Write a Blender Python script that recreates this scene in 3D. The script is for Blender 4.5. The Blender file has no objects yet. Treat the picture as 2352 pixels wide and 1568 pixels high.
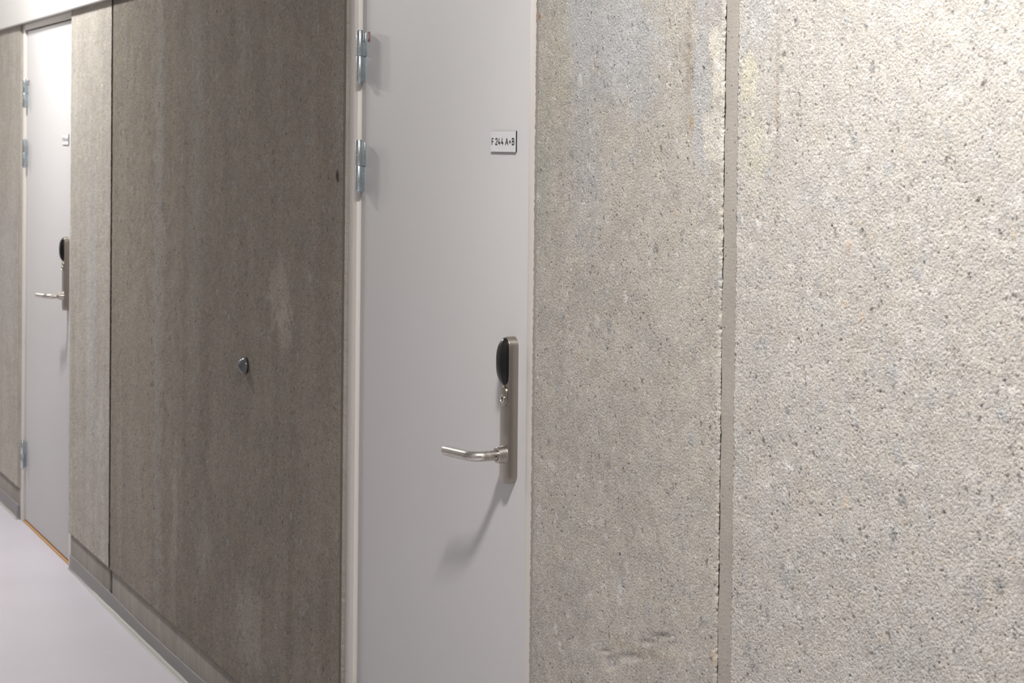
import bpy, bmesh, math, random
import numpy as np
from mathutils import Vector, Matrix

C = bpy.context.scene.collection
rnd = random.Random(7)
PI = math.pi

# ------------------------------------------------------------------ helpers
def link(name, me, mat=None, parent=None):
    o = bpy.data.objects.new(name, me)
    C.objects.link(o)
    if mat is not None:
        for m in (mat if isinstance(mat, (list, tuple)) else [mat]):
            me.materials.append(m)
    if parent is not None:
        o.parent = parent
        o.matrix_parent_inverse = Matrix.Identity(4)
    return o

def from_bm(name, bm, mat=None, parent=None, smooth=False, angle=None):
    me = bpy.data.meshes.new(name)
    bmesh.ops.recalc_face_normals(bm, faces=bm.faces[:])
    bm.to_mesh(me); bm.free()
    if smooth or angle is not None:
        for p in me.polygons: p.use_smooth = True
    if angle is not None:
        me.set_sharp_from_angle(angle=math.radians(angle))
    return link(name, me, mat, parent)

def add_box(bm, x0, x1, y0, y1, z0, z1, bev=0.0, seg=2):
    b = bmesh.new()
    vs = [b.verts.new((x, y, z)) for x in (x0, x1) for y in (y0, y1) for z in (z0, z1)]
    for f in ((0,1,3,2),(4,6,7,5),(0,4,5,1),(2,3,7,6),(0,2,6,4),(1,5,7,3)):
        b.faces.new([vs[i] for i in f])
    if bev > 0:
        bmesh.ops.bevel(b, geom=b.edges[:], offset=bev, segments=seg, profile=0.5, affect='EDGES')
    m = bpy.data.meshes.new('tmp'); b.to_mesh(m); b.free()
    bm.from_mesh(m); bpy.data.meshes.remove(m)

def box(name, x0, x1, y0, y1, z0, z1, mat, parent=None, bev=0.0):
    bm = bmesh.new(); add_box(bm, x0, x1, y0, y1, z0, z1, bev)
    return from_bm(name, bm, mat, parent, angle=35 if bev else None)

def prism_xz(bm, pts, y0, y1, bev=0.0, seg=3):
    """outline in the x-z plane extruded along y; front rim (y0) bevelled"""
    b = bmesh.new()
    f = b.faces.new([b.verts.new((x, y1, z)) for x, z in pts])
    r = bmesh.ops.extrude_face_region(b, geom=[f])
    nv = [g for g in r['geom'] if isinstance(g, bmesh.types.BMVert)]
    for v in nv: v.co.y = y0
    if bev > 0:
        es = [e for e in b.edges if all(abs(v.co.y - y0) < 1e-7 for v in e.verts)]
        bmesh.ops.bevel(b, geom=es, offset=bev, segments=seg, profile=0.5, affect='EDGES')
    m = bpy.data.meshes.new('tmp'); b.to_mesh(m); b.free()
    bm.from_mesh(m); bpy.data.meshes.remove(m)

def stadium(cx, cz, w, h, n=20):
    r = w / 2; pts = []
    for i in range(n + 1):
        a = PI * i / n
        pts.append((cx + r * math.cos(a), cz + h / 2 - r + r * math.sin(a)))
    for i in range(n + 1):
        a = PI + PI * i / n
        pts.append((cx + r * math.cos(a), cz - h / 2 + r + r * math.sin(a)))
    return pts

def lathe(bm, prof, axis='y', center=(0, 0, 0), n=40, cap=True):
    """prof: list of (radius, distance along the axis)"""
    rings = []
    for r, d in prof:
        ring = []
        for i in range(n):
            a = 2 * PI * i / n
            u, v = r * math.cos(a), r * math.sin(a)
            if axis == 'y': co = (center[0] + u, center[1] + d, center[2] + v)
            elif axis == 'z': co = (center[0] + u, center[1] + v, center[2] + d)
            else: co = (center[0] + d, center[1] + u, center[2] + v)
            ring.append(bm.verts.new(co))
        rings.append(ring)
    for a, b in zip(rings, rings[1:]):
        for i in range(n):
            bm.faces.new((a[i], a[(i + 1) % n], b[(i + 1) % n], b[i]))
    if cap:
        bm.faces.new(rings[0]); bm.faces.new(rings[-1])

def tube(bm, pts, radii, n=28):
    rings = []; prev = None
    for i, p in enumerate(pts):
        p = Vector(p)
        t = (Vector(pts[min(i + 1, len(pts) - 1)]) - Vector(pts[max(i - 1, 0)])).normalized()
        if prev is None: u = Vector((0, 0, 1))
        else: u = prev
        u = (u - t * u.dot(t)).normalized(); prev = u
        w = t.cross(u)
        rings.append([bm.verts.new(p + (u * math.cos(a) + w * math.sin(a)) * radii[i])
                      for a in [2 * PI * k / n for k in range(n)]])
    for a, b in zip(rings, rings[1:]):
        for i in range(n):
            bm.faces.new((a[i], a[(i + 1) % n], b[(i + 1) % n], b[i]))
    bm.faces.new(rings[0]); bm.faces.new(rings[-1])

def tag(o, label=None, cat=None, group=None, kind=None):
    if label: o['label'] = label
    if cat: o['category'] = cat
    if group: o['group'] = group
    if kind: o['kind'] = kind
    return o

def empty(name, loc=(0, 0, 0), parent=None):
    o = bpy.data.objects.new(name, None); C.objects.link(o)
    o.location = loc; o.empty_display_size = 0.1
    if parent: o.parent = parent
    return o

def kids(o): return [c for c in bpy.data.objects if c.parent == o]
def copy_tree(o, parent=None):
    ch = kids(o)
    c = o.copy(); C.objects.link(c); c.parent = parent
    for k in ch: copy_tree(k, c)
    return c

# ------------------------------------------------------------------ materials
class NT:
    def __init__(s, name):
        s.m = bpy.data.materials.new(name); s.m.use_nodes = True
        s.t = s.m.node_tree; s.b = s.t.nodes['Principled BSDF']
        s.tc = s.n('ShaderNodeTexCoord')
    def n(s, t, **k):
        x = s.t.nodes.new(t)
        for a, v in k.items(): setattr(x, a, v)
        return x
    def l(s, a, b): s.t.links.new(a, b)
    def mapped(s, sc, loc=(0, 0, 0)):
        m = s.n('ShaderNodeMapping'); m.inputs['Scale'].default_value = sc; m.inputs['Location'].default_value = loc
        s.l(s.tc.outputs['Object'], m.inputs['Vector']); return m.outputs['Vector']
    def noise(s, scale, detail=2, rough=.5, vec=None):
        x = s.n('ShaderNodeTexNoise'); x.inputs['Scale'].default_value = scale
        x.inputs['Detail'].default_value = detail; x.inputs['Roughness'].default_value = rough
        s.l(vec if vec is not None else s.tc.outputs['Object'], x.inputs['Vector']); return x.outputs['Fac']
    def vor(s, scale, vec=None):
        x = s.n('ShaderNodeTexVoronoi'); x.inputs['Scale'].default_value = scale
        s.l(vec if vec is not None else s.tc.outputs['Object'], x.inputs['Vector']); return x
    def math(s, op, a, b=None, c=None, clamp=False):
        x = s.n('ShaderNodeMath', operation=op); x.use_clamp = clamp
        for i, v in enumerate((a, b, c)):
            if v is None: continue
            if isinstance(v, (int, float)): x.inputs[i].default_value = v
            else: s.l(v, x.inputs[i])
        return x.outputs[0]
    def rng(s, v, a, b, c=0., d=1., smooth=True):
        x = s.n('ShaderNodeMapRange'); x.interpolation_type = 'SMOOTHSTEP' if smooth else 'LINEAR'
        s.l(v, x.inputs[0])
        for i, q in enumerate((a, b, c, d)): x.inputs[i + 1].default_value = q
        return x.outputs[0]
    def mix(s, f, a, b, mode='MIX'):
        x = s.n('ShaderNodeMix', data_type='RGBA', blend_type=mode)
        if isinstance(f, (int, float)): x.inputs['Factor'].default_value = f
        else: s.l(f, x.inputs['Factor'])
        for i, v in ((6, a), (7, b)):
            if isinstance(v, tuple): x.inputs[i].default_value = (*v, 1) if len(v) == 3 else v
            else: s.l(v, x.inputs[i])
        return x.outputs[2]
    def grey(s, v):
        x = s.n('ShaderNodeCombineColor')
        for i in range(3): s.l(v, x.inputs[i])
        return x.outputs[0]
    def ramp(s, v, stops, const=False):
        x = s.n('ShaderNodeValToRGB'); r = x.color_ramp
        if const: r.interpolation = 'CONSTANT'
        while len(r.elements) < len(stops): r.elements.new(0.5)
        for e, (p, c) in zip(r.elements, stops): e.position = p; e.color = (*c, 1)
        s.l(v, x.inputs[0]); return x.outputs[0]
    def bump(s, h, dist, strength=1., prev=None):
        x = s.n('ShaderNodeBump'); x.inputs['Distance'].default_value = dist; x.inputs['Strength'].default_value = strength
        s.l(h, x.inputs['Height'])
        if prev is not None: s.l(prev, x.inputs['Normal'])
        return x.outputs['Normal']
    def out(s, col=None, rough=None, metal=None, normal=None, spec=None, **k):
        for nm, v in (('Base Color', col), ('Roughness', rough), ('Metallic', metal), ('Normal', normal), ('Specular IOR Level', spec)):
            if v is None: continue
            i = s.b.inputs[nm]
            if isinstance(v, (int, float)): i.default_value = v
            elif isinstance(v, tuple): i.default_value = (*v, 1)
            else: s.l(v, i)
        for nm, v in k.items(): s.b.inputs[nm].default_value = v
        return s.m

def rough_concrete(name, grain=1., fine=1.):
    """albedo comes from the mesh (cement tone, stains, pebbles); sand grain and fine roughness are added here"""
    t = NT(name)
    at = t.n('ShaderNodeAttribute'); at.attribute_name = 'cement'
    g1 = t.vor(250); sep = t.n('ShaderNodeSeparateColor'); t.l(g1.outputs['Color'], sep.inputs[0])
    f1 = t.noise(430, 2, .65)
    k = t.math('MULTIPLY', t.rng(sep.outputs[0], 0, 1, 1 - .13 * grain, 1 + .13 * grain, False), t.rng(f1, .3, .7, 1 - .15 * grain, 1 + .13 * grain, False))
    col = t.mix(1., at.outputs['Color'], t.grey(k), 'MULTIPLY')
    h = t.math('MULTIPLY_ADD', g1.outputs['Distance'], -.35, f1)
    return t.out(col, .9, normal=t.bump(h, .0016 * fine, .8), spec=.2)

def smooth_concrete(name, c1, c2, streak=0., b=.0006, pits=True):
    t = NT(name)
    col = t.mix(t.rng(t.noise(9, 4, .6, t.mapped((1, 1, .5))), .35, .65), c1, c2)
    if streak:
        col = t.mix(t.rng(t.noise(26, 3, .6, t.mapped((1, 1, .12))), .45, .7, 0, streak), col, (.46, .44, .42))
    col = t.mix(1., col, t.grey(t.rng(t.noise(380, 2), .3, .7, .93, 1.07)), 'MULTIPLY')
    h = t.noise(160, 3, .6, t.mapped((.6, 1, 1.2)))
    nb = t.bump(h, b, .7)
    if pits:
        v = t.vor(95); sp = t.n('ShaderNodeSeparateColor'); t.l(v.outputs['Color'], sp.inputs[0])
        pk = t.math('MULTIPLY', t.math('GREATER_THAN', sp.outputs[0], .8), t.rng(v.outputs['Distance'], .06, .2, 1, 0))
        col = t.mix(t.math('MULTIPLY', pk, .7), col, (.12, .11, .1))
        nb = t.bump(t.math('SUBTRACT', 0., pk), .0015, .8, nb)
    return t.out(col, .8, normal=nb, spec=.3)

def paint(name, c, rough, spec=.5, b=.00005, sc=900):
    t = NT(name)
    col = t.mix(1., t.mix(0., c, c), t.grey(t.rng(t.noise(1.7, 3), .3, .7, .985, 1.01)), 'MULTIPLY')
    return t.out(col, rough, normal=t.bump(t.noise(sc, 2), b, .5), spec=spec)

def metal(name, c, rough, stretch=(1, 1, 1), amp=.12, tint=None, b=.00004):
    t = NT(name)
    n = t.noise(900, 3, .6, t.mapped(stretch))
    col = t.mix(t.rng(n, .35, .65), c, tuple(v * .94 for v in c))
    if tint: col = t.mix(t.rng(t.noise(38, 3), .42, .62), col, tint)
    r = t.rng(t.noise(1200, 2, .5, t.mapped(stretch)), .3, .7, rough - amp * .25, rough + amp * .25)
    return t.out(col, r, metal=1., normal=t.bump(n, b, .35))

M = {}
BASE = (.50, .47, .42); BASE2 = (.45, .423, .38)
BLUE = (.478, .482, .492); CREAM = (.64, .61, .54); GREEN = (.43, .44, .38); BROWN = (.38, .325, .265)
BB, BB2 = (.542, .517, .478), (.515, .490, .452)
FB, FB2 = (.46, .43, .38), (.42, .39, .345)
LB, LB2 = (.250, .222, .182), (.228, .203, .169)
M['conc'] = rough_concrete('rough_concrete', 1., 1.)
M['conc_l'] = rough_concrete('rough_concrete_left', 1.25, 1.1)
ST_A = [(-2.74, 1.93, .17, .13, BLUE, .75, .45), (-2.62, 1.83, .09, .08, BLUE, .5, .5), (-2.80, 1.68, .05, .15, BLUE, .45, .6),
    (-2.91, 1.86, .05, .13, (.50, .47, .37), .5, .6), (-2.965, 1.62, .035, .16, GREEN, .35, .6),
    (-2.412, 1.80, .024, .17, BLUE, .7, .4), (-2.373, 1.868, .017, .026, CREAM, .95, .2),
    (-2.363, 1.812, .017, .034, CREAM, .95, .2), (-2.376, 1.722, .030, .040, CREAM, .95, .2),
    (-2.45, 1.86, .012, .08, BROWN, .6, .6), (-2.375, 1.93, .03, .03, (.42, .40, .40), .6, .6),
    (-2.44, 1.74, .008, .02, (.45, .33, .20), .7, .5), (-2.982, 1.95, .006, .007, (.5, .2, .1), .8, .4),
    (-2.6, .82, .10, .012, BROWN, .5, .6), (-2.51, .865, .04, .006, (.25, .23, .21), .4, .6), (-2.5, .84, .014, .007, (.56, .47, .36), .45, .5)]
ST_B = [(-2.278, 1.81, .023, .036, (.64, .60, .48), .8, .4), (-2.26, 1.70, .03, .06, (.62, .58, .46), .5, .6),
    (-2.20, 1.80, .006, .12, BROWN, .5, .7), (-2.25, 1.93, .04, .06, BLUE, .5, .6), (-2.1, 1.63, .05, .02, (.46, .46, .465), .3, .6),
    (-1.9, 1.0, .1, .06, (.43, .42, .41), .3, .6)]
def lc(k, d=(0, 0, 0)): return tuple(a * k + b for a, b in zip(LB, d))
ST_L = [(-5.95, .75, .45, .85, lc(1.30, (0, .004, .008)), .85, .6), (-5.45, .50, .03, .22, lc(1.4, (0, .006, .012)), .6, .6), (-4.475, 1.30, .085, .085, lc(1.32, (0, .006, .016)), .9, .3), (-4.43, 1.20, .05, .06, lc(1.3, (0, .004, .01)), .8, .4),
    (-4.72, .33, .14, .12, lc(1.25, (0, .007, .018)), .85, .45), (-5.15, .47, .07, .14, lc(1.25, (0, .01, .02)), .6, .5),
    (-5.66, 1.3, .05, 1.1, lc(1.18, (0, .015, .035)), .7, .5), (-5.25, 1.6, .07, .75, lc(1.1, (0, .012, .025)), .6, .6), (-5.5, 1.9, .03, .4, lc(.95, (.02, 0, -.01)), .5, .6),
    (-5.9, .58, .04, .2, lc(1.25, (0, .01, .02)), .5, .6), (-6.15, .55, .03, .25, lc(1.25, (0, .01, .02)), .5, .6), (-4.12, .85, .09, .2, lc(1.25), .6, .6),
    (-4.9, .75, .25, .10, lc(1.12, (0, .004, .006)), .35, .7), (-4.045, 1.62, .010, .014, (.05, .04, .035), .95, .3)]
ST_F = [(-6.6, 1.0, .08, .6, (.50, .50, .50), .5, .6), (-6.45, .6, .03, .2, (.52, .51, .50), .5, .5), (-8.2, 1.1, .2, .3, (.46, .44, .44), .6, .6)]
M['smooth'] = smooth_concrete('smooth_concrete', (.39, .358, .32), (.35, .322, .288), b=.0012)
M['margin'] = smooth_concrete('smooth_concrete_margin', (.37, .335, .29), (.33, .30, .265), pits=False)
M['arris'] = smooth_concrete('concrete_arris', (.47, .45, .41), (.40, .37, .335), b=.0012)
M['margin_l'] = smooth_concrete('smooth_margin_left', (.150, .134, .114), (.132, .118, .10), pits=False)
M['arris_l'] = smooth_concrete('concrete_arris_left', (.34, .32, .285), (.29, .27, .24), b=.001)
M['plinth'] = smooth_concrete('cast_concrete_plinth', (.31, .284, .253), (.265, .243, .216), streak=.22, pits=False)
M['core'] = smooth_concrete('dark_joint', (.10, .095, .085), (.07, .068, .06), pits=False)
M['leaf'] = paint('painted_door_leaf', (.62, .612, .612), .52, .3)
M['frame'] = paint('painted_door_frame', (.70, .665, .62), .42)
M['fascia'] = paint('white_fascia_paint', (.80, .79, .77), .5)
M['plaster'] = paint('corridor_plaster', (.36, .35, .34), .8, .3)
M['ceil'] = paint('ceiling_paint', (.74, .73, .72), .9, .3)
M['steel'] = metal('brushed_steel', (.40, .365, .325), .32, (1, 1, .12))
M['steel_h'] = metal('brushed_steel_lever', (.60, .57, .53), .28, (.3, .3, 1), b=.000008)
M['steel_d'] = metal('brushed_steel_plate_face', (.40, .365, .32), .36, (1, 1, .12))
M['zinc'] = metal('zinc_plated_steel', (.60, .65, .67), .26, (1, 1, .2), tint=(.56, .64, .69))
M['dome'] = NT('grey_rubber_dome').out((.095, .097, .105), .22, spec=.6)
M['black'] = NT('black_plastic').out((.007, .0065, .006), .30, spec=.32)
M['blackmat'] = NT('black_matt_face').out((.016, .015, .014), .45, spec=.4)
M['signw'] = NT('sign_white_laminate').out((.80, .80, .815), .35)
M['signb'] = NT('sign_black_core').out((.02, .02, .022), .45)
M['darkhole'] = NT('dark_recess').out((.01, .01, .01), .7)
M['red'] = NT('sticker_red').out((.20, .045, .04), .5)
M['white'] = NT('sticker_white').out((.6, .55, .54), .5)
M['skirt'] = paint('grey_vinyl_skirting', (.225, .216, .212), .5, .4)
M['cove'] = paint('pale_vinyl_cove', (.335, .33, .315), .45, .4)
M['oak'] = NT('oak_threshold').out((.50, .27, .10), .5)
def floor_mat():
    t = NT('lilac_vinyl_floor')
    col = t.mix(t.rng(t.noise(3, 4), .35, .65), (.60, .575, .63), (.58, .555, .61))
    col = t.mix(1., col, t.grey(t.rng(t.noise(120, 3), .3, .7, .98, 1.02)), 'MULTIPLY')
    v = t.vor(7); sp = t.n('ShaderNodeSeparateColor'); t.l(v.outputs['Color'], sp.inputs[0])
    mk = t.math('MULTIPLY', t.math('GREATER_THAN', sp.outputs[0], .8), t.rng(v.outputs['Distance'], .01, .02, .5, 0))
    col = t.mix(mk, col, (.35, .33, .36))
    return t.out(col, .38, normal=t.bump(t.noise(60, 3), .0003, .25), spec=.45)
M['floor'] = floor_mat()

# ------------------------------------------------------------------ hammered concrete panels (real relief)
def band(rng, n, lo, hi, elong=1.0):
    """tileable noise with wavelengths lo..hi (in grid cells); elong > 1 stretches it vertically"""
    w = np.fft.rfft2(rng.standard_normal((n, n)))
    fy = np.fft.fftfreq(n)[:, None] * elong; fx = np.fft.rfftfreq(n)[None, :]
    f = np.sqrt(fx * fx + fy * fy) + 1e-9; wl = 1 / f
    c = math.sqrt(lo * hi); s = max(math.log(hi / lo) / 2, .2)
    w *= np.exp(-(np.log(wl / c)) ** 2 / (2 * s * s)) / np.maximum(f, 1e-3) ** .5
    w[0, 0] = 0
    h = np.fft.irfft2(w, (n, n)); return h / h.std()

def spectrum(rng, n, lo, hi, slope, elong=1.):
    """tileable noise with a 1/f^slope spectrum between wavelengths lo..hi (grid cells)"""
    w = np.fft.rfft2(rng.standard_normal((n, n)))
    fy = np.fft.fftfreq(n)[:, None] * elong; fx = np.fft.rfftfreq(n)[None, :]
    f = np.sqrt(fx * fx + fy * fy) + 1e-9
    w *= f ** (-slope) / (1 + (f * lo) ** 6) / (1 + (1 / (f * hi)) ** 4); w[0, 0] = 0
    h = np.fft.irfft2(w, (n, n)); return h / h.std()

def relief(seed, cell, grain_amp):
    """height in metres, positive = out of the wall"""
    rng = np.random.default_rng(seed); n = 1024; c = cell * 1000
    a = spectrum(rng, n, 2.4 / c, 8 / c, .35)
    h = a * .00036 + spectrum(rng, n, 40 / c, 300 / c, 1.) * .00022
    p = spectrum(rng, n, 2.6 / c, 7 / c, .6); h -= np.clip(p - 1.35, 0, 1.2) * .0013
    s = spectrum(rng, n, 4 / c, 10 / c, .8); h += np.clip(s - 1.6, 0, 1.) * .0008
    return h * grain_amp

def smst(x): x = np.clip(x, 0, 1); return x * x * (3 - 2 * x)

def cement(X, Z, xs, zs, seed, base, base2, stains, streak, dens, h, zel=1.25):
    """albedo of the hammered face: two cement tones, stains, pebbles and air holes; the stones also raise / sink h"""
    rng = np.random.default_rng(seed + 9); n = 1024
    def tex(t, cell, ox=0, oz=0):
        return t[np.ix_(np.round((zs + oz) / cell).astype(int) % n, np.round((xs + ox) / cell).astype(int) % n)]
    lo = tex(spectrum(rng, n, 8, 120, 1.1), .005)
    md = tex(spectrum(rng, n, 3, 30, .9), .004)
    base, base2 = np.array(base), np.array(base2)
    f = smst((lo + 1.3) / 2.6)[..., None]
    col = base * (1 - f) + base2 * f
    col = col * (1 + .022 * md[..., None])
    hue = tex(spectrum(rng, n, 6, 60, 1.), .004, .7)
    col = col * (1 + .007 * hue[..., None] * np.array([1, .1, -1.2]))
    if streak:
        sv = tex(spectrum(rng, n, 9, 60, 1., 14.), .006)
        col = col * (1 + streak * .035 * sv[..., None] * np.array([.85, 1., 1.15]))
    wob = tex(spectrum(rng, n, 5, 60, 1.2), .003)
    for (cx, cz, rx, rz, c, st, soft) in stains:
        r = np.sqrt(((xs[None, :] - cx) / rx) ** 2 + ((zs[:, None] - cz) / rz) ** 2) + wob * .15
        m = (smst((1 + soft - r) / (2 * soft)) * st)[..., None]
        col = col * (1 - m) + np.array(c) * (col.mean(-1, keepdims=True) / base.mean()) ** .6 * m
    x0, x1, z0, z1 = xs[0], xs[-1], zs[0], zs[-1]; area = (x1 - x0) * (z1 - z0)
    k = base.mean() / .47
    pale, grey, dark, tan_, hole = (.66, .64, .615), (.40, .405, .415), (.24, .245, .25), (.55, .45, .35), (.09, .083, .075)
    def scatter(num, r0, r1, cols, wts, amt, dh, el):
        if num < 1: return
        cx = rng.uniform(x0, x1, num); cz = rng.uniform(z0, z1, num); rr = r0 + (r1 - r0) * rng.random(num) ** 2.2
        ci = rng.choice(len(cols), num, p=wts); ang = rng.normal(0, .35, num); e = 1 + (el - 1) * rng.random(num) * 1.6
        am = amt * rng.uniform(.5, 1, num); ph = rng.uniform(0, 6.28, num)
        for q in range(num):
            R = rr[q] * e[q] * 1.3
            i0, i1 = np.searchsorted(xs, [cx[q] - R, cx[q] + R]); j0, j1 = np.searchsorted(zs, [cz[q] - R, cz[q] + R])
            if i1 - i0 < 1 or j1 - j0 < 1: continue
            dx = xs[None, i0:i1] - cx[q]; dz = zs[j0:j1, None] - cz[q]
            ca, sa = math.cos(ang[q]), math.sin(ang[q]); u = (dx * ca + dz * sa) / rr[q]; v = (-dx * sa + dz * ca) / (rr[q] * e[q])
            th = np.arctan2(v, u); rad = np.sqrt(u * u + v * v) / (1 + .16 * np.sin(3 * th + ph[q]) + .1 * np.sin(5 * th + 2 * ph[q]))
            m = np.clip((1.12 - rad) / .3, 0, 1) * am[q]
            col[j0:j1, i0:i1] = col[j0:j1, i0:i1] * (1 - m[..., None]) + np.array(cols[ci[q]]) * k * m[..., None]
            h[j0:j1, i0:i1] += dh * np.clip(1 - rad * rad * .8, 0, 1) * rr[q]
    scatter(int(5200 * area * dens), .0013, .0042, [pale, grey, dark, tan_], [.5, .33, .09, .08], .5, .05, 1.3)
    scatter(int(300 * area * dens), .0035, .0105, [pale, grey, dark, tan_], [.42, .44, .08, .06], .7, .07, zel)
    scatter(int(1700 * area * dens), .0009, .0023, [hole], [1.], .75, -.9, zel)
    scatter(int(260 * area * dens), .0017, .0036, [(.15, .14, .13)], [1.], .6, -.5, 1.8)
    scatter(int(80 * area * dens), .0018, .0042, [(.14, .13, .12), (.22, .21, .20)], [.5, .5], .75, -.5, 1.7)
    return col

def axis_samples(a, b, step, fine=None, coarse=.02):
    if fine is None: return np.linspace(a, b, max(2, int(round((b - a) / step)) + 1))
    f0, f1 = max(a, fine[0]), min(b, fine[1]); out = []
    if f0 > a: out.append(np.linspace(a, f0, max(2, int((f0 - a) / coarse)))[:-1])
    out.append(np.linspace(f0, f1, int(round((f1 - f0) / step)) + 1))
    if f1 < b: out.append(np.linspace(f1, b, max(2, int((b - f1) / coarse)))[1:])
    return np.concatenate(out)

def panel(name, x0, x1, z0, z1, step, mats, parent, seed, amp=1., look=None, marginL=0., marginR=0., jl=.0012, jr=.0012, finex=None, finez=None, scar=None, sidemat=None):
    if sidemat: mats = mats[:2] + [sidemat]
    xs = axis_samples(x0, x1, step, finex); zs = axis_samples(z0, z1, step, finez)
    # make grid lines land on the margin borders
    for mx in ([x0 + marginL] if marginL else []) + ([x1 - marginR] if marginR else []):
        xs[np.argmin(abs(xs - mx))] = mx
    H = relief(seed, step, amp); n = 1024
    ix = np.round((xs - x0) / step).astype(int) % n; iz = np.round((zs - z0) / step).astype(int) % n
    h = H[np.ix_(iz, ix)].copy()
    if scar is not None: h = h + scar(xs[None, :], zs[:, None])
    base, base2, stains, streak, dens = look[:5]
    alb = cement(None, None, xs, zs, seed, base, base2, stains, streak, dens, h)
    rng = np.random.default_rng(seed + 50)
    proud = .0012
    h += proud
    X = np.repeat(xs[None, :], len(zs), 0).copy(); Z = np.repeat(zs[:, None], len(xs), 1).copy()
    # ragged border of the hammered field
    e = band(rng, 1024, 4, 22)[:2]
    rag = e[:, iz]
    if marginL:
        w = np.clip((xs - (x0 + marginL)) / .0035, 0, 1)[None, :]; msk = (xs <= x0 + marginL + 1e-6)[None, :]
        sm = band(rng, 1024, 3, 8)[0][iz][:, None] * .0001
        h = np.where(msk, sm, h * (.15 + .85 * w) + .0004)
    if marginR:
        w = np.clip(((x1 - marginR) - xs) / .0035, 0, 1)[None, :]; msk = (xs >= x1 - marginR - 1e-6)[None, :]
        h = np.where(msk, 0.0 * h, h * (.15 + .85 * w) + .0004)
    if len(look) > 5:      # worn edge: the hammered face dips below its neighbour, leaving a dark crack
        t = np.clip(1 - (x1 - xs) / .007, 0, 1)[None, :]
        h = h * (1 - .8 * t) - t * (.0008 + .0014 * np.clip(rag[0][:, None], 0, 2.5))
    def shift(col, amt, r):
        X[:, col] += amt * np.clip(r, -2, 2)
    # jitter the outer verticals (chipped arrises), fading inwards
    for k in range(3):
        shift(k, jl * (1 - k / 3), rag[0]); shift(-1 - k, -jr * (1 - k / 3), rag[1])
    re = band(rng, 1024, 4, 22)[0][ix]
    for k in range(2): Z[k, :] += .0012 * re * (1 - k / 2)
    Y = -h
    # wrap the borders back into the wall
    def wrapc(A, left, right): return np.concatenate([left, A, right], 1)
    def col(A, i): return A[:, i][:, None]
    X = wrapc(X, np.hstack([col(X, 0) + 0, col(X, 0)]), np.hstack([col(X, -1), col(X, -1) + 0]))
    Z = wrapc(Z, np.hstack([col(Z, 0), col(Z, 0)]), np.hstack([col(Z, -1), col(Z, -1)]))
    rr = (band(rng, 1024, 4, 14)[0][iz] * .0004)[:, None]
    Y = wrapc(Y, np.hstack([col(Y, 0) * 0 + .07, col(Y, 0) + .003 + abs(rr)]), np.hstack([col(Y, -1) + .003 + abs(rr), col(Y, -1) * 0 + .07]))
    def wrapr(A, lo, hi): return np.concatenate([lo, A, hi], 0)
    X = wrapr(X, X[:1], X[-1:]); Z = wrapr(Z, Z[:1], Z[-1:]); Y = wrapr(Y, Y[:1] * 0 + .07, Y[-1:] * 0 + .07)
    nz, nx = X.shape
    co = np.stack([X, Y, Z], -1).reshape(-1, 3).astype(np.float32)
    idx = np.arange(nz * nx).reshape(nz, nx)
    q = np.stack([idx[:-1, :-1], idx[:-1, 1:], idx[1:, 1:], idx[1:, :-1]], -1).reshape(-1, 4).astype(np.int32)
    me = bpy.data.meshes.new(name)
    me.vertices.add(len(co)); me.vertices.foreach_set('co', co.ravel())
    me.loops.add(q.size); me.loops.foreach_set('vertex_index', q.ravel())
    me.polygons.add(len(q)); me.polygons.foreach_set('loop_start', np.arange(0, q.size, 4, dtype=np.int32))
    me.polygons.foreach_set('loop_total', np.full(len(q), 4, np.int32))
    mi = np.zeros((nz - 1, nx - 1), np.int32)
    xc = (X[:-1, :-1] + X[1:, 1:]) / 2
    if marginL: mi[:, 2:][xc[:, 2:] < x0 + marginL] = 1
    if marginR: mi[:, :-2][xc[:, :-2] > x1 - marginR] = 1
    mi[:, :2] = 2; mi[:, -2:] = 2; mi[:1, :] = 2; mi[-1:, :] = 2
    me.update(calc_edges=True)
    alb = np.concatenate([alb[:, :1], alb[:, :1], alb, alb[:, -1:], alb[:, -1:]], 1); alb = np.concatenate([alb[:1], alb, alb[-1:]], 0)
    rgba = np.ones((nz * nx, 4), np.float32); rgba[:, :3] = np.clip(alb.reshape(-1, 3), .01, .9)
    ca = me.attributes.new('cement', 'FLOAT_COLOR', 'POINT'); ca.data.foreach_set('color', rgba.ravel())
    for m in mats: me.materials.append(m)
    me.polygons.foreach_set('material_index', mi.ravel())
    me.polygons.foreach_set('use_smooth', (mi.ravel() != 2))
    me.update(); me.validate()
    o = bpy.data.objects.new(name, me); C.objects.link(o); o.parent = parent
    return o

PITCH = 3.943          # spacing of the two doorways
XL, XR = -3.9965, -2.9985      # near doorway
ZP = .145              # underside of the hammered field
ZT = 2.30
CEIL = 3.25
TOPW = 2.2

def struct(o): o['kind'] = 'structure'; return o

# wall between the doors
wl = struct(box('wall_left', XR - PITCH + .006, XL - .006, .055, .20, 0, CEIL, M['core']))
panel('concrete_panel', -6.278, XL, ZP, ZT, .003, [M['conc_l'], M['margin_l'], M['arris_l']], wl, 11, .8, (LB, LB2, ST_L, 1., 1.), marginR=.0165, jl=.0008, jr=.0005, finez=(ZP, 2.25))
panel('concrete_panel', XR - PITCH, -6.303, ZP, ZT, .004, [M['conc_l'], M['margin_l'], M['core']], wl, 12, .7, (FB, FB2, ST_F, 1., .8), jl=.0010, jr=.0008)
def plinth(x0, x1, parent):
    return box('plinth', x0, x1, .006, .07, 0, ZP + .004, M['plinth'], parent, bev=.002)
plinth(-6.274, XL - .002, wl); plinth(XR - PITCH + .005, -6.308, wl)
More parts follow.
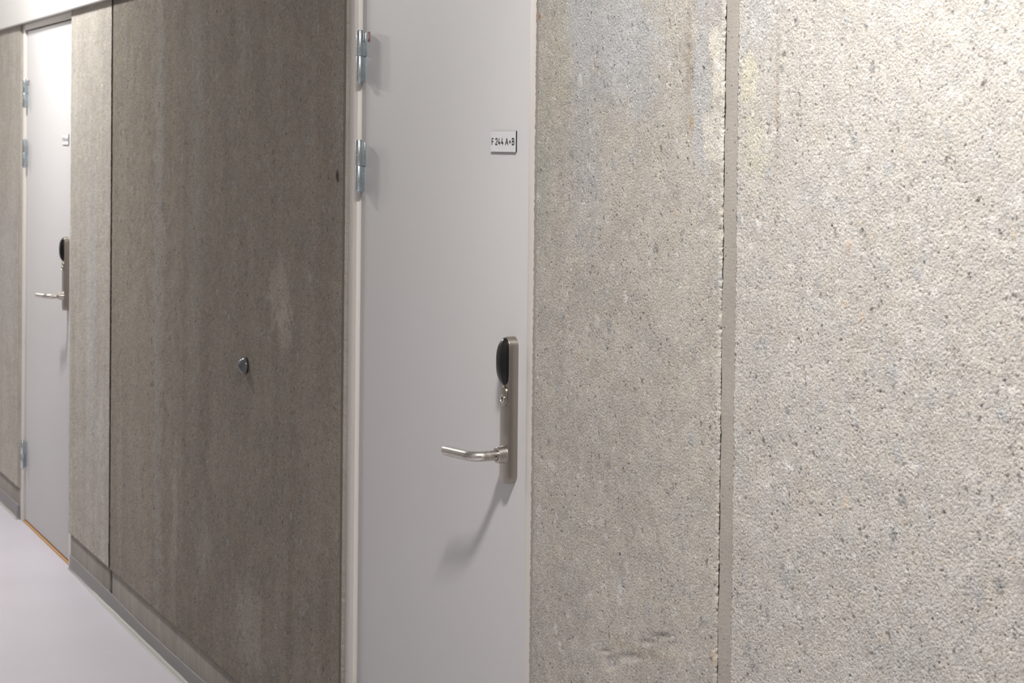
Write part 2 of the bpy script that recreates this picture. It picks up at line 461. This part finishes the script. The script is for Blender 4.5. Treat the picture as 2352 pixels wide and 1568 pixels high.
# wall right of the near door
wr = struct(box('wall_right', XR + .006, 3.2, .055, .20, 0, CEIL, M['core']))
def scar(x, z):
    d = 0
    for cx, cz, rx, rz, dp in ((-2.508, .866, .028, .006, .004), (-2.47, .861, .014, .012, .003), (-2.56, .842, .03, .006, .003), (-2.62, .80, .05, .008, .004),
                               (-2.68, .775, .03, .012, .004), (-2.545, .822, .012, .012, .003), (-2.7, .79, .02, .004, .003)):
        d = d - .55 * dp * np.exp(-(((x - cx) / rx) ** 2 + ((z - cz - (x - cx) * .25) / rz) ** 2) ** 1.5)
    return d
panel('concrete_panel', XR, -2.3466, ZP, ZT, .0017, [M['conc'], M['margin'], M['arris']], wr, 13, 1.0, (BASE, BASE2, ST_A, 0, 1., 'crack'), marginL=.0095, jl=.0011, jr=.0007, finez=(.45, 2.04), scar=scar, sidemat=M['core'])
panel('concrete_panel', -2.3055, -.55, ZP, ZT, .0019, [M['conc'], M['margin'], M['arris']], wr, 14, 1.3, (BB, BB2, ST_B, 0, 1.1), jl=.0013, jr=.001, finex=(-2.3055, -1.3), finez=(.7, 2.02))
panel('concrete_panel', -.53, 3.2, ZP, ZT, .02, [M['conc'], M['margin'], M['arris']], wr, 15, 1., (BB, BB2, [], 0, .3))
# smooth joint band between the two near panels: slightly wavy, with a crack along its left side
def joint_band():
    bm = bmesh.new(); n = 500
    rng = np.random.default_rng(5); w = band(rng, 1024, 20, 90)[0]; w2 = band(rng, 1024, 5, 16)[0]
    rows = []
    for i in range(n + 1):
        z = ZT * i / n
        l = -2.3448 + .0008 * w[i] + .0005 * w2[i]
        rows.append([bm.verts.new(c) for c in ((l, .06, z), (l, .0016, z), (l + .0010, .0006, z), (-2.326, .0006 + .0003 * w[i + 500 if i < 500 else i], z), (-2.303, .0008, z), (-2.303, .06, z))])
    for a, b in zip(rows, rows[1:]):
        for k in range(5): bm.faces.new((a[k], a[k + 1], b[k + 1], b[k]))
    return from_bm('joint_filler', bm, M['smooth'], wr, smooth=False)
joint_band()
plinth(XR + .003, -2.35, wr); plinth(-2.303, 3.2, wr)
# wall beyond the far door
wf = struct(box('wall_far', -12.0, XL - PITCH - .006, .055, .20, 0, CEIL, M['core']))
panel('concrete_panel', -10.6, XL - PITCH, ZP, ZT, .005, [M['conc_l'], M['margin'], M['arris']], wf, 16, .8, (FB, FB2, ST_F, .6, .3), marginR=.0165, jl=.0002, jr=.0003, finex=(-8.7, -7.9))
plinth(-12.0, XL - PITCH - .004, wf)
panel('concrete_panel', -12.0, -10.62, ZP, ZT, .02, [M['conc_l'], M['margin'], M['arris']], wf, 17, .8, (FB, FB2, [], .6, .2))
# wall over the doorways, behind the fascia
for i, k in enumerate((0, 1)):
    o = box('lintel', XL - .012 - PITCH * k, XR + .012 - PITCH * k, .012, .20, 2.27, CEIL, M['smooth'], (wl if k == 0 else wf))

# rest of the corridor
struct(box('floor', -12.0, 3.2, -2.35, .20, -.06, 0, M['floor']))
struct(box('ceiling', -12.0, 3.2, -2.35, .20, CEIL, CEIL + .1, M['ceil']))
struct(box('wall_opposite', -12.0, 3.2, -2.45, -2.35, -.06, CEIL + .1, M['plaster']))
struct(box('wall_end', -12.1, -12.0, -2.45, .20, -.06, CEIL + .1, M['plaster']))
struct(box('wall_behind', 3.2, 3.3, -2.45, .20, -.06, CEIL + .1, M['plaster']))
# white fascia board over the doors
bm = bmesh.new(); add_box(bm, -12.0, 3.2, -.0245, -.0025, 2.2175, CEIL, .0015)
fa = struct(from_bm('trim_1', bm, M['fascia'], angle=35))

# vinyl skirting coved on to the floor
def skirting(name, knots, endcap_right=False):
    bm = bmesh.new(); rows = []; rows2 = []
    P = []
    for (xa, za, ya), (xb, zb, yb) in zip(knots, knots[1:]):
        m = max(1, int(abs(xb - xa) / .04))
        for i in range(m):
            f = i / m; P.append((xa + (xb - xa) * f, za + (zb - za) * f, ya + (yb - ya) * f))
    P.append(knots[-1])
    cove = bmesh.new()
    for x, zt, yo in P:
        wv = .0006 * math.sin(x * 23) + .0004 * math.sin(x * 57 + 1)
        # vertical face, then the radius curving out on to the floor
        pr = [(.006, zt), (.0035 + wv, zt), (.0028 + wv, zt - .003), (.0022 + wv, .026), (.0012 + wv, .014), (-.0004 + wv, .0068)]
        rows.append([bm.verts.new((x, y, z)) for y, z in pr])
        pc = [(-.0004 + wv, .0068), (yo * .3 - .0006, .0040), (yo * .6, .0026), (yo + wv * .6, .0014), (yo - .0008 + wv * .6, 0.)]
        rows2.append([cove.verts.new((x, y, z)) for y, z in pc])
    for R, B in ((rows, bm), (rows2, cove)):
        for a, b in zip(R, R[1:]):
            for k in range(len(a) - 1): B.faces.new((a[k], a[k + 1], b[k + 1], b[k]))
    if endcap_right is not None:
        for R, B in ((rows, bm), (rows2, cove)):
            for row in (R[0], R[-1]):
                lo = [B.verts.new((v.co.x, .008, v.co.z)) for v in row]
                for k in range(len(row) - 1): B.faces.new((row[k], row[k + 1], lo[k + 1], lo[k]))
    o = from_bm(name, bm, M['skirt'], smooth=True); struct(o)
    tag(from_bm('floor_cove', cove, M['cove'], o, smooth=True), 'pale cove strip at the foot of the skirting')
    return o
skirting('baseboard_left', [(XR - PITCH + .002, .0585, -.0035), (-6.6, .057, -.0075), (-6.33, .0555, -.0145), (-5.9, .0455, -.0200), (-5.5, .0465, -.0205), (-5.1, .0525, -.0175), (XL - .002, .054, -.017)])
skirting('baseboard_far', [(-12., .062, -.012), (XL - PITCH - .004, .064, -.008)])
skirting('baseboard_right', [(XR + .003, .085, -.016), (3.2, .085, -.016)])

# ------------------------------------------------------------------ door

def make_door(name):
    d = empty(name, (XL, 0, 0)); struct(d)
    ox = XL
    def P(o):            # parts are modelled in world space of the near doorway; move them into the door's own space
        o.matrix_parent_inverse = Matrix.Identity(4)
        o.data.transform(Matrix.Translation((-ox, 0, 0)))
        return o
    LXa, LXb = -3.9365, -3.0458       # leaf
    LT = 2.186
    FY, LY = .009, .018
    # frame: jambs and head, one mesh
    bm = bmesh.new()
    add_box(bm, XL + .0008, -3.9415, FY, .16, 0, 2.25, .0012)
    add_box(bm, -3.0424, XR - .0008, FY, .16, 0, 2.25, .0012)
    add_box(bm, -3.9415, -3.0424, FY, .16, LT + .0055, 2.25, .0012)
    # rebates behind the leaf edges
    add_box(bm, -3.9425, -3.925, .062, .16, 0, LT + .006, 0)
    add_box(bm, -3.060, -3.0414, .062, .16, 0, LT + .006, 0)
    P(from_bm('frame', bm, M['frame'], d, angle=35))
    bm = bmesh.new(); add_box(bm, LXa, LXb, LY, LY + .042, .014, LT, .0014)
    P(from_bm('leaf', bm, M['leaf'], d, angle=35))
    bm = bmesh.new(); add_box(bm, -3.9415, -3.0424, .012, .075, 0, .007, .001)
    P(tag(from_bm('threshold', bm, M['oak'], d, angle=35), 'thin brown wooden threshold strip'))
    # hinges
    hx, hy, r = -3.9135, .0015, .0079
    for hi, (zb, zt) in enumerate(((1.8504, 1.9742), (1.5861, 1.7099), (.2471, .3707))):
        zm = (zb + zt) / 2 - .0005
        bm = bmesh.new()
        lathe(bm, [(r * .55, 0), (r * .9, .0004), (r, .0018), (r, zm - zb - .0008 - .0005), (r * .96, zm - zb - .0008)], 'z', (hx, hy, zb))
        lathe(bm, [(r * .62, -.004), (r * .5, -.0045), (r * .2, -.0048)][::-1] + [(r * .62, .0002)], 'z', (hx, hy, zb))
        add_box(bm, hx - .0062, hx - .0022, hy, .0165, zb + .002, zm - .001, .0005)
        add_box(bm, -3.9395, hx - .0025, .0145, .019, zb + .002, zm - .001, .0004)
        h = tag(from_bm('hinge', bm, M['zinc'], d, angle=40), 'zinc-plated lift-off hinge'); P(h)
        bm = bmesh.new()
        lathe(bm, [(r * .96, 0), (r, .0006), (r, zt - zm - .0045), (r * .96, zt - zm - .004), (r * .96, zt - zm - .003), (r, zt - zm - .0026), (r * .92, zt - zm - .0008), (r * .5, zt - zm)], 'z', (hx, hy, zm + .0006))
        add_box(bm, hx + .0005, hx + .0042, hy, .0175, zm + .0006, zt - .006, .0005)
        add_box(bm, hx + .0008, hx + .0050, .0148, .0176, zm + .0006, zt - .006, .0004)
        k = from_bm('hinge_knuckle', bm, M['zinc'], h, angle=40); P(k)
        if hi == 0:
            bm = bmesh.new(); zs = zt - .0035
            add_box(bm, hx + .0115, hx + .0235, .0172, .0181, zs - .025, zs - .001, 0)
            for q, (a0, a1, b0, b1) in enumerate(((.013, .0165, .009, .012), (.014, .019, .012, .0155), (.0125, .0155, .0155, .019), (.0115, .0175, .0245, .0285))):
                add_box(bm, hx + a0, hx + a1, .0169, .0175, zs - b1, zs - b0, 0)
            s = tag(from_bm('sticker', bm, [M['red'], M['white']], h), 'tiny dark red and white sticker'); P(s)
            for f in s.data.polygons[6:]: f.material_index = 1
    # lock set
    cx, cz0, cz1 = -3.1130, 1.0195, 1.3155
    bm = bmesh.new()
    prism_xz(bm, stadium(cx, (cz0 + cz1) / 2, .0385, cz1 - cz0, 28), -.0030, LY + .0005, .0013, 3)
    pl = tag(from_bm('lock_plate', bm, [M['steel']], d, angle=32), 'tall brushed steel lock plate with rounded ends'); P(pl)
    # card reader: lens-shaped black cover
    bm = bmesh.new(); nv, nu = 36, 16; US = [-1, -.9999, -.96, -.85, -.7, -.57, -.54, -.3, 0, .3, .54, .57, .7, .85, .96, .9999, 1]; rc = 1.2658; hh = .0478; rows = []
    for i in range(nv + 1):
        v = -1 + 2 * i / nv; v = math.sin(v * PI / 2)
        w = .0183 * max(0., 1 - abs(v) ** 3.0) ** .5
        D = .0150 * max(0., 1 - abs(v) ** 2.6) ** .62
        row = []
        for j in range(nu + 1):
            u = US[j]; au = abs(u)
            dd = D * ((.30 + .70 * (1 - au) / .45) if au > .55 else 1 + .05 * (1 - (au / .55) ** 2))
            if au > .97: dd = 0
            # ridge: the side facets fall away from a narrower front face
            row.append(bm.verts.new((cx + w * u, -.0026 - dd, rc + hh * v)))
        rows.append(row)
    for a, b in zip(rows, rows[1:]):
        for j in range(nu): bm.faces.new((a[j], a[j + 1], b[j + 1], b[j]))
    bmesh.ops.remove_doubles(bm, verts=bm.verts[:], dist=1e-6)
    rd = tag(from_bm('card_reader', bm, M['black'], pl, angle=26), 'black plastic card reader cover'); P(rd)
    # key cylinder boss
    bm = bmesh.new()
    prism_xz(bm, stadium(cx + .001, 1.1965, .0265, .0400, 20), -.0065, -.0025, .0014, 3)
    bo = tag(from_bm('cylinder_cover', bm, M['steel'], pl, angle=35), 'small raised steel cover around the keyhole'); P(bo)
    bm = bmesh.new()
    lathe(bm, [(.0088, 0), (.0088, -.0016), (.0080, -.0026), (.0062, -.0028), (.0058, -.0018), (.0001, -.0018)], 'y', (cx, -.0063, 1.1905), cap=False)
    cy = from_bm('key_cylinder', bm, M['steel_h'], bo, angle=35); P(cy)
    bm = bmesh.new(); add_box(bm, cx - .0008, cx + .0008, -.0085, -.0078, 1.1868, 1.1935, 0)
    add_box(bm, cx - .0018, cx + .0018, -.0085, -.0078, 1.1915, 1.1945, 0)
    # slot lives in the cylinder mesh as a second material
    me = cy.data; me.materials.append(M['darkhole'])
    b2 = bmesh.new(); b2.from_mesh(me); n0 = len(b2.faces)
    bm2 = bpy.data.meshes.new('t'); bmesh.ops.translate(bm, verts=bm.verts[:], vec=(-ox, 0, 0)); bm.to_mesh(bm2); bm.free(); b2.from_mesh(bm2)
    b2.faces.ensure_lookup_table()
    for f in b2.faces[n0:]: f.material_index = 1
    b2.to_mesh(me); b2.free()
    # lever
    lz = 1.0787; lx = -3.1115
    bm = bmesh.new()
    lathe(bm, [(.0184, 0), (.0158, -.0176), (.0153, -.0182), (.0118, -.0182), (.0112, -.0165), (.0001, -.0165)], 'y', (lx, -.0028, lz), 48, cap=False)
    ro = tag(from_bm('lever_rose', bm, M['steel_h'], pl, angle=22), 'round tapered steel collar of the lever'); P(ro)
    R = .0102; bm = bmesh.new()
    pts = [(lx, -.016, lz), (lx, -.024, lz), (lx - .0004, -.030, lz - .0002), (lx - .0014, -.037, lz - .0006)]
    br = .030; n = 16; c0 = Vector((lx - .0025 - br, -.042, 0))
    for i in range(n + 1):
        a = math.radians(84) * i / n
        pts.append((c0.x + br * math.cos(a), c0.y - br * math.sin(a), lz - .001 - .0008 * i / n))
    e = Vector(pts[-1]); dirv = Vector((-1, -.10, -.035)).normalized()
    for s in (.02, .045, .070, .0855, .0872): pts.append(tuple(e + dirv * s))
    rr = [R] * (len(pts) - 2) + [R * .97, R * .80]
    tube(bm, pts, rr, 32)
    lathe(bm, [(.0002, 0), (.0018, 0), (.0018, -.0003), (.0002, -.0003)], 'x', (lx + R + .0001, -.0258, lz - .0005), 14, cap=False)
    lv = tag(from_bm('lever_handle', bm, M['steel_h'], pl, angle=40), 'bent tubular steel lever'); P(lv)
    lv.data.materials.append(M['darkhole'])
    for f in lv.data.polygons:
        if f.center.x + ox > lx + R - .0003 and len(f.vertices) == 4 and f.area < 2e-6: f.material_index = 1
    return d

door = make_door('door_1')
door2 = copy_tree(door); door2.name = 'door_2'; door2.location.x = XL - PITCH
for dd, lab in ((door, 'near pale grey flush door in the middle of the photo'), (door2, 'far white flush door at the left end of the corridor wall')):
    dd['label'] = lab

# set screw in the near lever neck
# ------------------------------------------------------------------ door signs
def strokes(bm, polys, x0, w, z0, h, y, th):
    """letter strokes given in a unit box; th = stroke thickness in metres"""
    for poly in polys:
        pts = [Vector((x0 + px * w, 0, z0 + pz * h)) for px, pz in poly]
        for a, b in zip(pts, pts[1:]):
            dv = (b - a); L = dv.length
            if L < 1e-7: continue
            t = dv / L; nrm = Vector((-t.z, 0, t.x)) * th / 2; ext = t * th * .32
            c = [a - ext - nrm, b + ext - nrm, b + ext + nrm, a - ext + nrm]
            lo = [bm.verts.new((p.x, y, p.z)) for p in c]; hi = [bm.verts.new((p.x, y + .0004, p.z)) for p in c]
            bm.faces.new(lo); bm.faces.new(hi)
            for i in range(4): bm.faces.new((lo[i], lo[(i + 1) % 4], hi[(i + 1) % 4], hi[i]))
def arc(cx, cz, rx, rz, a0, a1, n=8):
    return [(cx + rx * math.cos(math.radians(a0 + (a1 - a0) * i / n)), cz + rz * math.sin(math.radians(a0 + (a1 - a0) * i / n))) for i in range(n + 1)]
GL = {
 'F': [[(0, 0), (0, 1), (1, 1)], [(0, .5), (.85, .5)]],
 '2': [arc(.5, .73, .5, .27, 165, -30) + [(0, 0), (1, 0)]],
 '4': [[(.5, 1), (0, .26), (1, .26)], [(.72, .5), (.72, 0)]],
 'A': [[(0, 0), (.5, 1), (1, 0)], [(.2, .3), (.8, .3)]],
 '+': [[(0, .45), (1, .45)], [(.5, .2), (.5, .7)]],
 'B': [[(0, 0), (0, 1), (.55, 1)] + arc(.55, .76, .4, .24, 90, -90) + [(0, .52)], [(.55, .52)] + arc(.55, .26, .45, .26, 90, -90) + [(0, 0)]],
}
sx0, sx1, sz0, sz1 = -3.2223, -3.1105, 1.6862, 1.7288
sw = sx1 - sx0
def make_sign():
    s = empty('room_sign', (sx0, .018, sz0))
    def P(o): o.data.transform(Matrix.Translation((-sx0, -.018, -sz0))); return o
    bm = bmesh.new(); add_box(bm, sx0, sx1, .0150, .0179, sz0, sz1, 0); P(tag(from_bm('backing', bm, M['signb'], s), 'black core edge of the sign'))
    bm = bmesh.new(); add_box(bm, sx0 + .0002, sx1 - .0002, .0146, .0151, sz0 + .0002, sz1 - .0002, 0); P(from_bm('face', bm, M['signw'], s))
    # letter places measured across the plate
    bm = bmesh.new(); W = 627.; zc0 = sz0 + (995 - 822) / 535 * (sz1 - sz0); zh = (822 - 636) / 535 * (sz1 - sz0)
    th = .0023
    for ch, a, b in (('F', 452, 500), ('2', 546, 602), ('4', 614, 676), ('4', 694, 752), ('A', 800, 876), ('+', 896, 940), ('B', 966, 1026)):
        xa = sx0 + (a - 428) / W * sw + th / 2; xb = sx0 + (b - 428) / W * sw - th / 2
        strokes(bm, GL[ch], xa, xb - xa, zc0 + th / 2, zh - th, .01425, th)
    P(tag(from_bm('lettering', bm, M['signb'], s), 'black lettering F 244 A+B'))
    return s
sg = make_sign()
tag(sg, 'small white room sign reading F 244 A+B on the near door', 'sign', 'room signs')
sg2 = copy_tree(sg); sg2.location.x -= PITCH
tag(sg2, 'white room sign on the far door, half hidden by the concrete wall edge', 'sign', 'room signs')
for c in kids(sg2):
    if c.name.startswith('lettering'): c['label'] = 'dark lettering, mostly hidden and out of focus'
del sg['group'], sg2['group']

# ------------------------------------------------------------------ door stop on the concrete between the doors
st = empty('door_stop', (-4.742, -.0015, 1.0675))
bm = bmesh.new()
lathe(bm, [(.0232, .003), (.0237, -.001), (.0237, -.0036), (.0230, -.0044)], 'y', (0, 0, 0), 48)
o = tag(from_bm('base_ring', bm, M['darkhole'], st, angle=35), 'dark base ring against the wall')
bm = bmesh.new()
pr = [(.0228, -.0040), (.0234, -.0044), (.0238, -.0052)] + [(.0238 * (1 - (k / 14) ** 1.75) ** .72, -.0056 - .0200 * (k / 14)) for k in range(0, 15)]
pr = [(max(r, .0002), d) for r, d in pr]
lathe(bm, pr, 'y', (0, 0, 0), 48)
from_bm('dome', bm, M['dome'], st, smooth=True)
tag(st, 'small grey dome door stop fixed to the streaked concrete wall left of the near door', 'door stop')

# ------------------------------------------------------------------ camera (50-60 mm view along the wall, lens shifted down)
th, ph, ro, cy, H = 4.71941251e-01, 2.01248539e-02, 1.08027208e-02, 418.255267, 1.69628828
F = Vector((-math.cos(th), math.sin(th), 0)); Rv = Vector((math.sin(th), math.cos(th), 0)); U = Vector((0, 0, 1))
F2 = F * math.cos(ph) - U * math.sin(ph); U2 = U * math.cos(ph) + F * math.sin(ph)
R3 = Rv * math.cos(ro) + U2 * math.sin(ro); U3 = U2 * math.cos(ro) - Rv * math.sin(ro)
cam = bpy.data.cameras.new('camera'); co = bpy.data.objects.new('camera', cam); C.objects.link(co)
mw = Matrix.Identity(4)
for i in range(3): mw[i][0] = R3[i]; mw[i][1] = U3[i]; mw[i][2] = -F2[i]
mw[0][3], mw[1][3], mw[2][3] = 0, -1.58, H
co.matrix_world = mw
cam.sensor_width = 36; cam.lens = 4000 / 2352 * 36; cam.shift_y = (cy - 784) / 2352
cam.clip_start = .05
cam.dof.use_dof = True; cam.dof.focus_distance = 3.3; cam.dof.aperture_fstop = 12.5
bpy.context.scene.camera = co

# ------------------------------------------------------------------ lights: a row of ceiling downlights close to the concrete wall, plus an added end fill
def lamp(x, y, power, size=.27, col=(1, .975, .945), z=CEIL - .10):
    l = bpy.data.lights.new('downlight_or_fill', 'AREA'); l.shape = 'DISK'; l.size = size; l.energy = power; l.color = col
    o = bpy.data.objects.new('downlight_or_fill', l); C.objects.link(o); o.location = (x, y, z); return o
for x, p in ((-1.6, 84), (-6.95, 61), (3.0, 30)):
    lamp(x, -.82, p)
for x, p in ((-11.2, 95),):  # added fill light at the corridor end, lifts the far door and wall
    lamp(x, -1.2, p, .3)

w = bpy.data.worlds.new('world'); bpy.context.scene.world = w; w.use_nodes = True
w.node_tree.nodes['Background'].inputs[0].default_value = (.05, .05, .05, 1)
sc = bpy.context.scene
sc.view_settings.view_transform = 'Standard'; sc.view_settings.look = 'None'
sc.view_settings.gamma = 1; sc.view_settings.use_curve_mapping = False
sc.view_settings.exposure = 0.0
sc.cycles.use_denoising = True
sc.cycles.max_bounces = 6; sc.cycles.diffuse_bounces = 3
sc.cycles.adaptive_threshold = .03
